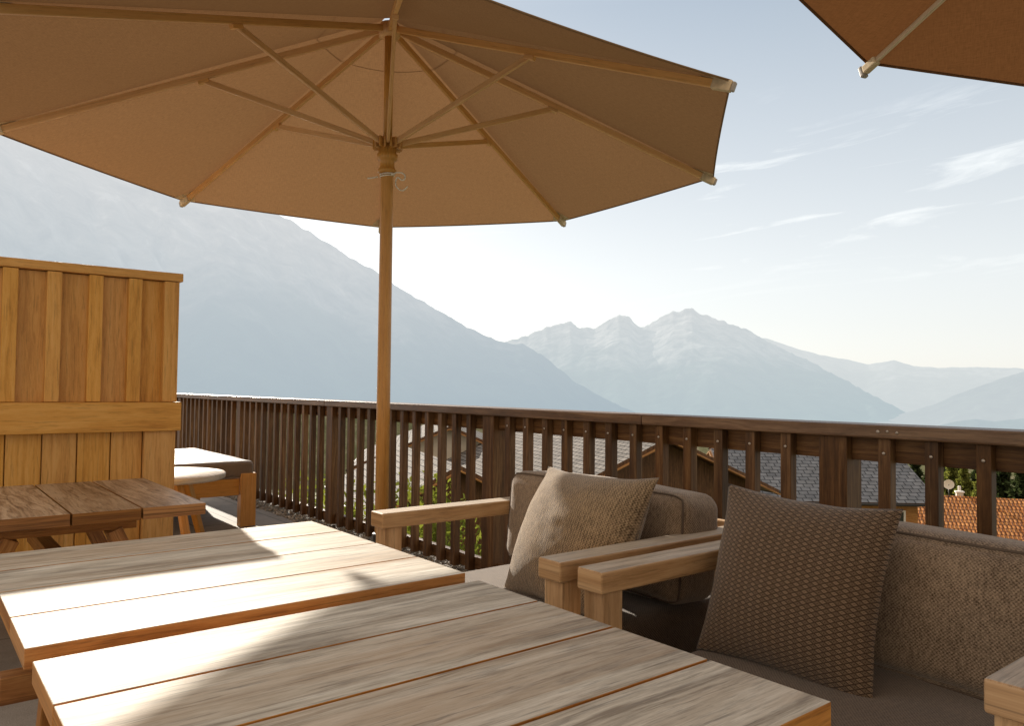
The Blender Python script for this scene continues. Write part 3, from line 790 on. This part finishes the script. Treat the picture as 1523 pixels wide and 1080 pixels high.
def mountain(name, ridge, depth, zb, amp, mat, seed, nx=260, ny=70, jag=1.0):
    P = [Vector(p) for p in ridge]; d = [0]
    for a, b in zip(P, P[1:]): d.append(d[-1] + (Vector((b.x, b.y)) - Vector((a.x, a.y))).length)
    Ltot = d[-1]; vs = []
    def at(s):
        s *= Ltot
        for i in range(len(d) - 1):
            if s <= d[i + 1] or i == len(d) - 2:
                q = (s - d[i]) / (d[i + 1] - d[i]); return P[i].lerp(P[i + 1], q)
    for j in range(-8, ny + 1):
        tt = j / ny
        for i in range(nx + 1):
            p = at(i / nx); out = -Vector((p.x, p.y)).normalized()
            spur = noise.fractal(Vector((i / nx * Ltot / depth * 2.2, tt * .8, seed)), 1.0, 2.1, 5)
            spur2 = abs(noise.noise(Vector((i / nx * Ltot / depth * 5 + spur * .6, tt * 1.3, seed + 4)))) 
            jz = noise.fractal(Vector((i * .21, seed, 1)), 1.0, 2.0, 4) * amp * .045 * jag
            if tt >= 0:
                z = p.z + jz * (1 - tt) ** 6 + (zb - p.z) * (tt ** .85) + amp * (spur * .6 + (.28 - spur2) * .45) * math.sin(math.pi * min(1, tt)) * .8
                xy = Vector((p.x, p.y)) + out * depth * (tt + .06 * spur * math.sin(math.pi * tt))
            else:
                z = p.z + jz + (p.z - zb) * tt * 1.6; xy = Vector((p.x, p.y)) + out * depth * tt
            fine = noise.fractal(Vector((xy.x, xy.y, 0)) / depth * 14, 1.0, 2.0, 4) * amp * .07 * min(1, abs(tt) * 6)
            vs.append((xy.x, xy.y, max(z + fine, zb - 80)))
    n = nx + 1; fs = [(j * n + i, j * n + i + 1, (j + 1) * n + i + 1, (j + 1) * n + i) for j in range(ny + 8) for i in range(nx)]
    me = bpy.data.meshes.new(name); me.from_pydata(vs, [], fs); me.materials.append(mat)
    for p in me.polygons: p.use_smooth = True
    tag(link(bpy.data.objects.new(name, me)), kind='structure')
ZB = -520
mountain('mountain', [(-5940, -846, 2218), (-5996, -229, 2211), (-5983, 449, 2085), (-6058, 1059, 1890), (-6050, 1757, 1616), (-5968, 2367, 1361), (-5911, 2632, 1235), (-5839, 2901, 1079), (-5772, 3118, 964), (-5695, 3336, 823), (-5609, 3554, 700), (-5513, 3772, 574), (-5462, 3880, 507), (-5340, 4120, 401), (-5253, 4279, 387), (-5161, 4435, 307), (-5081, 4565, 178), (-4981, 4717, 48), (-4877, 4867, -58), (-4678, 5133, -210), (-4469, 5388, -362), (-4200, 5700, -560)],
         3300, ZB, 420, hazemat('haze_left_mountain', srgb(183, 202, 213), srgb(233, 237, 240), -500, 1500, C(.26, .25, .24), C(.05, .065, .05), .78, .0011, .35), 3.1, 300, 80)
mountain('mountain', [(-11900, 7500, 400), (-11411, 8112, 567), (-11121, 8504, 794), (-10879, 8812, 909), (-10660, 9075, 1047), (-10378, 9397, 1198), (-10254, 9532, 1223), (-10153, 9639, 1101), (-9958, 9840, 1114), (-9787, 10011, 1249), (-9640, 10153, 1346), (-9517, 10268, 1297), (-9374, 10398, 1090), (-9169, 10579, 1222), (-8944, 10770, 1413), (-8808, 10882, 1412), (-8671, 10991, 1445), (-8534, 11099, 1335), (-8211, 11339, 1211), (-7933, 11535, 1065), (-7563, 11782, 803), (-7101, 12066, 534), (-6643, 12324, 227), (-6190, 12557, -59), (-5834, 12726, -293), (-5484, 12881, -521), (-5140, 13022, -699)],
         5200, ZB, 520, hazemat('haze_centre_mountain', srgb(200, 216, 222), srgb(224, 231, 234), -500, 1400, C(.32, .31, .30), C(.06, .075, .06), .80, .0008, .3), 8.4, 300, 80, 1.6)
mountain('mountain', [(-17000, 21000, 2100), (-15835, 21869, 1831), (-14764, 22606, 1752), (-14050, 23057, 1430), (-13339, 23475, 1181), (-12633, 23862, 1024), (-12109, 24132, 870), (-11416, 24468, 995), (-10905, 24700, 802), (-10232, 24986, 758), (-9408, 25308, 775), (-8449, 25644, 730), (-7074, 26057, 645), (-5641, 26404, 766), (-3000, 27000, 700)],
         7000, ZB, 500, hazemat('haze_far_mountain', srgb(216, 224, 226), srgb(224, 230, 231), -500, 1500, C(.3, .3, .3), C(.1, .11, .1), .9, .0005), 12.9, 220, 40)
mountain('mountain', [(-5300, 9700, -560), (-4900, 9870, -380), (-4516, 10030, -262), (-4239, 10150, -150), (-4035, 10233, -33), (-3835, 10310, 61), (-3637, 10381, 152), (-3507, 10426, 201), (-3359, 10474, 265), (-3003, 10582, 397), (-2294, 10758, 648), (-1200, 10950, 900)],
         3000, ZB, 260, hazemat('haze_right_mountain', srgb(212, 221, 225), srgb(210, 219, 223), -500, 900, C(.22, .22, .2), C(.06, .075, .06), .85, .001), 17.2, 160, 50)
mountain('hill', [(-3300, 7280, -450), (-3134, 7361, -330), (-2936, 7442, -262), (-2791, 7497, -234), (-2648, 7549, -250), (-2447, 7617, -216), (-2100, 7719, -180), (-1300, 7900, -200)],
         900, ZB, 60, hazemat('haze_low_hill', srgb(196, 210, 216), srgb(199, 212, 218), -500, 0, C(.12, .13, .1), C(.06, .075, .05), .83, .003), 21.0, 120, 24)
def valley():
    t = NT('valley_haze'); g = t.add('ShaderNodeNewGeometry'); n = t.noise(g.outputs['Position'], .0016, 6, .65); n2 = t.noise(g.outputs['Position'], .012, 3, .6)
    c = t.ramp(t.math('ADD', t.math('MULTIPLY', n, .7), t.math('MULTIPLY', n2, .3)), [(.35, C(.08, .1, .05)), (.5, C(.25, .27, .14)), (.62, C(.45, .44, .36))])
    d = t.add('ShaderNodeBsdfDiffuse'); t.set(d, 0, c); e = t.add('ShaderNodeEmission'); t.set(e, 0, srgb(214, 223, 226))  # valley haze painted onto the floor as an even pale glow
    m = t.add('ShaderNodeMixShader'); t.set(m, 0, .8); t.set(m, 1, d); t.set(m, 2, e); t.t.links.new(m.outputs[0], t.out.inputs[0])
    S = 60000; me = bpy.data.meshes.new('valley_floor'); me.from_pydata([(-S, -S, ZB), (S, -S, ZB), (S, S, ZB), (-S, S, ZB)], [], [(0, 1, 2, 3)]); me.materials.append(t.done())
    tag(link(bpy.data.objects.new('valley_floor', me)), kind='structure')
valley()

# ---------------------------------------------------------------- houses below
def house(name, label, pos, rz, w, l, eave, rise, roof, wall, over=.5, wins=(), chim=None, dish=None, floor_z=None, gables=()):
    """local: ridge along y, gable front at y=0 facing -y; pos = ridge apex of the front gable"""
    t = thing(name, label, 'house', pos, rz)
    h = -rise - eave
    m = MB()
    prof = [(-w / 2, -rise - eave), (w / 2, -rise - eave), (w / 2, -rise), (0, -.02), (-w / 2, -rise)]
    f = [(x, 0, z) for x, z in prof]; bk = [(x, l, z) for x, z in prof]
    uvx = lambda p: (p.z * .9 + p.y * .01, p.x)
    m.poly(f, uvf=uvx); m.poly(bk[::-1], uvf=uvx)
    m.poly([f[1], bk[1], bk[2], f[2]], uvf=lambda p: (p.y, p.z)); m.poly([bk[0], f[0], f[4], bk[4]], uvf=lambda p: (p.y, p.z))
    m.build('wall', wall, t)
    sl = math.hypot(w / 2, rise); k = (sl + over) / sl; th = .12
    for s in (-1, 1):
        e = Vector((s * w / 2 * k, 0, -rise * k)); r0 = Vector((0, 0, 0)); nrm = Vector((s * rise, 0, w / 2)).normalized() * th
        m = MB(); A = [r0 + Vector((0, -over, 0)), e + Vector((0, -over, 0)), e + Vector((0, l + over, 0)), r0 + Vector((0, l + over, 0))]
        B = [p + nrm for p in A]
        B[0].x = 0; B[3].x = 0; B[0].z = th * 1.1; B[3].z = th * 1.1
        su = lambda p: (p.y, math.hypot(p.x, p.z))
        m.poly(B, 0, su); m.poly(A[::-1], 1, su)
        for i in range(4):
            j = (i + 1) % 4; m.poly([A[i], A[j], B[j], B[i]], 1, lambda p: (p.y, p.x))
        rf = m.build('roof', [roof, M['chaletwood']], t)
        m = MB(); q0, q1 = A[0] + Vector((0, -.02, -.03)), A[1] + Vector((0, -.02, -.03)); m.bar(q0, q1, .05, .2, .01, up=(0, 1, 0)); m.build('barge_board', M['warmwood'], rf)
        m = MB(); m.tube([e + Vector((s * .06, -over, .02)), e + Vector((s * .06, l + over, .02))], .06, 8); m.build('gutter', M['dark_metal'], rf)
    for (side, a, z, ww, hh) in wins:
        fr = MB(); pn = MB()
        def rectbox(mb, cx_, cz_, sx__, sz__, dep, d0):
            if side == 'f': mb.box((cx_, -d0, cz_), (sx__, dep, sz__), 2, .004)
            elif side == 'r': mb.box((w / 2 + d0, cx_, cz_), (dep, sx__, sz__), 2, .004)
            else: mb.box((-w / 2 - d0, cx_, cz_), (dep, sx__, sz__), 2, .004)
        for dx in (-ww / 2, 0, ww / 2): rectbox(fr, a + dx, z, .08, hh, .08, .03)
        for dz in (-hh / 2, 0, hh / 2): rectbox(fr, a, z + dz, ww + .08, .07, .076, .03)
        wo = fr.build('window', M['white_paint'], t); rectbox(pn, a, z, ww, hh, .03, .012); pn.build('pane', M['glass'], wo)
        if hh > 1.1:
            sh = MB()
            for s in (-1, 1): rectbox(sh, a + s * (ww * .75 + .05), z, ww * .48, hh + .1, .05, .03)
            sh.build('shutters', M['chaletwood'], t)
    for (cx_, cy_, ht) in (chim or ()):
        z = -abs(cx_) * rise / (w / 2)
        m = MB(); m.box((cx_, cy_, z + ht / 2 - .2), (.38, .38, ht + .4), 2, .01); c = m.build('chimney', M['plaster'], t)
        m = MB(); m.box((cx_, cy_, z + ht + .05), (.5, .5, .09), 2, .01); m.box((cx_, cy_, z + ht + .28), (.16, .16, .28), 2, .02); m.build('chimney_cap', M['white_paint'], c)
    return t
house('chalet', 'dark timber chalet with grey shingled gable roof just below the railing', (-17.36, 20.2, -.66), R(72), 7.4, 11, 5.5, 1.6, M['shingle'], M['chaletwood'], .75, [('f', -.2, -2.9, .9, 1.2), ('f', 1.9, -3.0, .9, 1.2)])
house('house', 'slate roofed house with orange timber walls and a white framed window', (-23.3, 32.1, -2.0), R(-41), 7.4, 7.6, 5.5, 1.62, M['slate'], M['warmwood'], .7, [('r', 6.6, -2.75, .8, 1.0), ('r', 4.2, -2.75, .8, 1.0), ('r', 1.8, -2.75, .8, 1.0)])
oh = house('house', 'house with an orange clay tile roof and white chimney at the right', (-22.6, 51.4, -5.65), R(-58), 9, 17, 5, 2.3, M['tile'], M['warmwood'], .6, [('r', 7, -4.0, 1, 1.2)], [(-.4, 2.5, .5)])
hb = house('house', 'cream plastered house with a grey shingle roof seen between the slats near the pole', (-30.5, 20.5, -.9), R(58), 8, 10, 6, 1.7, M['shingle'], M['plaster'], .7, [('f', -1.6, -3.2, .9, 1.2), ('f', 1.6, -3.2, .9, 1.2), ('l', 3, -3.2, 1, 1.2)])
house('house', 'low shed with weathered shingle roof in front of the cream house', (-18.9, 12.9, -1.35), R(72), 4.6, 7, 4.5, 1.2, M['shingle'], M['chaletwood'], .5)
house('house', 'white plastered house behind the slate roof', (-33.5, 52.0, -1.75), R(25), 8, 10, 8, 1.6, M['slate'], M['plaster'], .6, [('f', -1.5, -3.6, .9, 1.2), ('f', 1.8, -3.6, .9, 1.2)])
# satellite dish on the tile roof
dm = thing('satellite_dish', 'pale round satellite dish standing on the orange tile roof', 'satellite dish', (-21.0, 52.25, -5.78))
m = MB(); q = Matrix.Translation((0, 0, .95)) @ Matrix.Rotation(R(70), 4, Vector((.93, .37, 0)))
prof = [(.001, .0)] + [(.31 * i / 8, .07 * (i / 8) ** 2) for i in range(1, 9)] + [(.305, .08)] + [(.31 * i / 8 - .008, .01 + .07 * (i / 8) ** 2) for i in range(8, 0, -1)]
m.lathe(prof, 28, q); m.build('dish', M['plaster'], dm)
m = MB(); m.tube([(0, 0, -.4), (0, 0, .95)], .035); m.build('mast', M['dark_metal'], dm)
# slatted wooden fence below the tile roof
fe = thing('wooden_fence', 'warm brown wooden board fence below the orange tile roof', 'fence', (-13.6, 40.3, -7.3), R(-20))
m = MB()
for k in range(30): m.box((-3 + .22 * k, 0, .6), (.19, .03, 1.6 + random.uniform(-.02, .02)), 2, .003)
m.build('boards', M['warmwood'], fe)
m = MB()
for z in (.1, 1.1): m.box((.2, .04, z), (6.6, .05, .1), 0, .003)
m.build('fence_rails', M['warmwood'], fe)

# ---------------------------------------------------------------- trees and shrubs
def leaves_mesh(name, pts, size, rnd, mat, flat=.0):
    vs, fs, tv = [], [], []
    for p, s, ti in pts:
        nrm = Vector((rnd.gauss(0, 1), rnd.gauss(0, 1), rnd.gauss(.3, 1))).normalized()
        a = nrm.orthogonal().normalized(); a = Matrix.Rotation(rnd.uniform(0, 6.3), 3, nrm) @ a; b = nrm.cross(a)
        L_ = size * s * rnd.uniform(.7, 1.3); o = len(vs)
        vs += [p - a * L_, p + b * L_ * .42, p + a * L_, p - b * L_ * .42]; fs.append((o, o + 1, o + 2, o + 3)); tv.append(ti)
    me = bpy.data.meshes.new(name); me.from_pydata([tuple(v) for v in vs], [], fs); me.materials.append(mat)
    ca = me.color_attributes.new('tint', 'FLOAT_COLOR', 'CORNER')
    arr = np.repeat(np.array(tv, dtype=np.float32), 4); buf = np.zeros((len(arr), 4), np.float32); buf[:, 0] = arr; buf[:, 3] = 1
    ca.data.foreach_set('color', buf.ravel())
    return me
def conifer_parts(seed, h, rad, n, mat):
    rnd = random.Random(seed); pts = []
    for i in range(n):
        z = h * (.1 + .9 * rnd.random() ** 1.35); k = 1 - (z / h)
        tier = .78 + .22 * math.sin(z * 7 + rnd.random()); rr = rad * (k ** .8) * tier * rnd.random() ** .45
        a = rnd.uniform(0, 6.283); lob = .75 + .25 * math.sin(a * 5 + z * 3)
        p = Vector((rr * lob * math.cos(a), rr * lob * math.sin(a), z - rr * .28))
        pts.append((p, 1, min(1, max(0, .25 + .5 * rr / (rad * k ** .8 + .01) + rnd.uniform(-.25, .25)))))
    cm_ = leaves_mesh('crown', pts, .28, rnd, mat)
    m = MB(); m.lathe([(.22, -1.5), (.17, h * .3), (.08, h * .7), (.02, h * .96)], 8)
    for i in range(26):
        z = h * rnd.uniform(.15, .9); a = rnd.uniform(0, 6.3); r_ = rad * (1 - z / h) * .8
        m.tube([(0, 0, z), (r_ * math.cos(a), r_ * math.sin(a), z - r_ * .25)], .025, 5)
    return cm_, m
tr_src = {}
def conifer(kind, loc, sc_, label, seed):
    if kind not in tr_src:
        cm_, mb = conifer_parts(seed, 8, 2.3, 5200, M['leaf_tree'] if kind == 'bright' else M['leaf_dark'])
        t = thing('conifer_tree', label, 'tree', loc, 0, 'trees behind the tile roof')
        link(bpy.data.objects.new('crown', cm_), t); mb.build('trunk', M['bark'], t); tr_src[kind] = t
    else:
        t = copy_tree(tr_src[kind]); t.location = loc; t['label'] = label
    t.rotation_euler = (0, 0, seed * 1.7); t.scale = (sc_ * 1.2, sc_ * 1.2, sc_)
    return t
tl = [('dark', -40.5, 73, 1.25, 'dark spruce tree standing just right of the slate roof'), ('dark', -37.5, 77, 1.4, 'tall dark spruce tree behind the satellite dish'), ('dark', -35.3, 80, 1.5, 'dark spruce tree behind the white chimney'),
      ('bright', -31.6, 68, .95, 'sunlit yellow green larch tree beside the white chimney'), ('bright', -30.3, 76, 1.15, 'sunlit larch tree at the far right, left one above the tile roof'),
      ('bright', -26.0, 71, 1.05, 'sunlit yellow green larch tree above the right end of the tile roof'), ('dark', -29.6, 86, 1.5, 'dark spruce tree at the far right behind sunlit larches'), ('bright', -23.4, 76, 1.1, 'sunlit larch tree at the right edge of the picture'),
      ('dark', -43.0, 80, 1.5, 'dark spruce tree partly hidden by the slate roof'), ('dark', -33.2, 84, 1.5, 'dark spruce tree filling the gap between two larches')]
sp_ = ['slim', 'broad', 'ragged', 'drooping', 'dense', 'open crowned', 'pointed', 'leaning']
for i in range(16):
    dk = i % 3 != 0
    a_ = R(12 + 1.55 * i + .5 * math.sin(i * 4.1)); dd_ = 82 + 5 * math.sin(i * 1.9)
    tl.append(('dark' if dk else 'bright', -dd_ * math.sin(a_), dd_ * math.cos(a_), 1, 'one of the ' + ('dark spruces' if dk else 'bright larches') + ' massed behind the front row of trees'))
for i, (k, x, y, s, lb) in enumerate(tl):
    hz_ = min(hillside_z(x, y) - .2, -11); s = (-4.9 + .5 * math.sin(i * 2.3) - hz_) / 8
    conifer(k, (x, y, hz_), s, lb, 20 + i)

def shrub(name, label, loc, h, rad, n, seed):
    rnd = random.Random(seed); t = thing(name, label, 'shrub', loc, 0, 'leafy shrubs below the railing')
    cl = [(Vector((rnd.gauss(0, rad * .45), rnd.gauss(0, rad * .45), h * rnd.uniform(.25, .95))), rnd.uniform(.25, .5) * rad, rnd.random()) for _ in range(34)]
    pts = []
    for i in range(n):
        c, r_, ti = rnd.choice(cl); d = Vector((rnd.gauss(0, 1), rnd.gauss(0, 1), rnd.gauss(0, 1))).normalized()
        pts.append((c + d * r_ * rnd.random() ** .4, 1, min(1, max(0, .3 * ti + .4 + .3 * d.z + rnd.uniform(-.2, .2)))))
    link(bpy.data.objects.new('foliage', leaves_mesh('foliage', pts, .055, rnd, M['leaf_shrub'])), t)
    m = MB()
    for c, r_, ti in cl: m.tube(smoothpath([(0, 0, -.3), (c.x * .3, c.y * .3, c.z * .5), tuple(c)], 4), .012, 5)
    m.build('stems', M['bark'], t)
shrub('shrub', 'yellow green leafy shrub seen through the slats right of the umbrella pole', (-8.2, 5.1, -2.9), 2.6, 1.0, 4200, 4)
shrub('shrub', 'yellow green leafy shrub seen through the slats left of the umbrella pole', (-10.4, 4.6, -3.0), 2.5, 1.1, 4200, 9)

# ---------------------------------------------------------------- render look
sc.view_settings.view_transform = 'Standard'; sc.view_settings.look = 'None'; sc.view_settings.exposure = 0; sc.view_settings.gamma = 1
try: sc.cycles.use_denoising = True
except Exception: pass
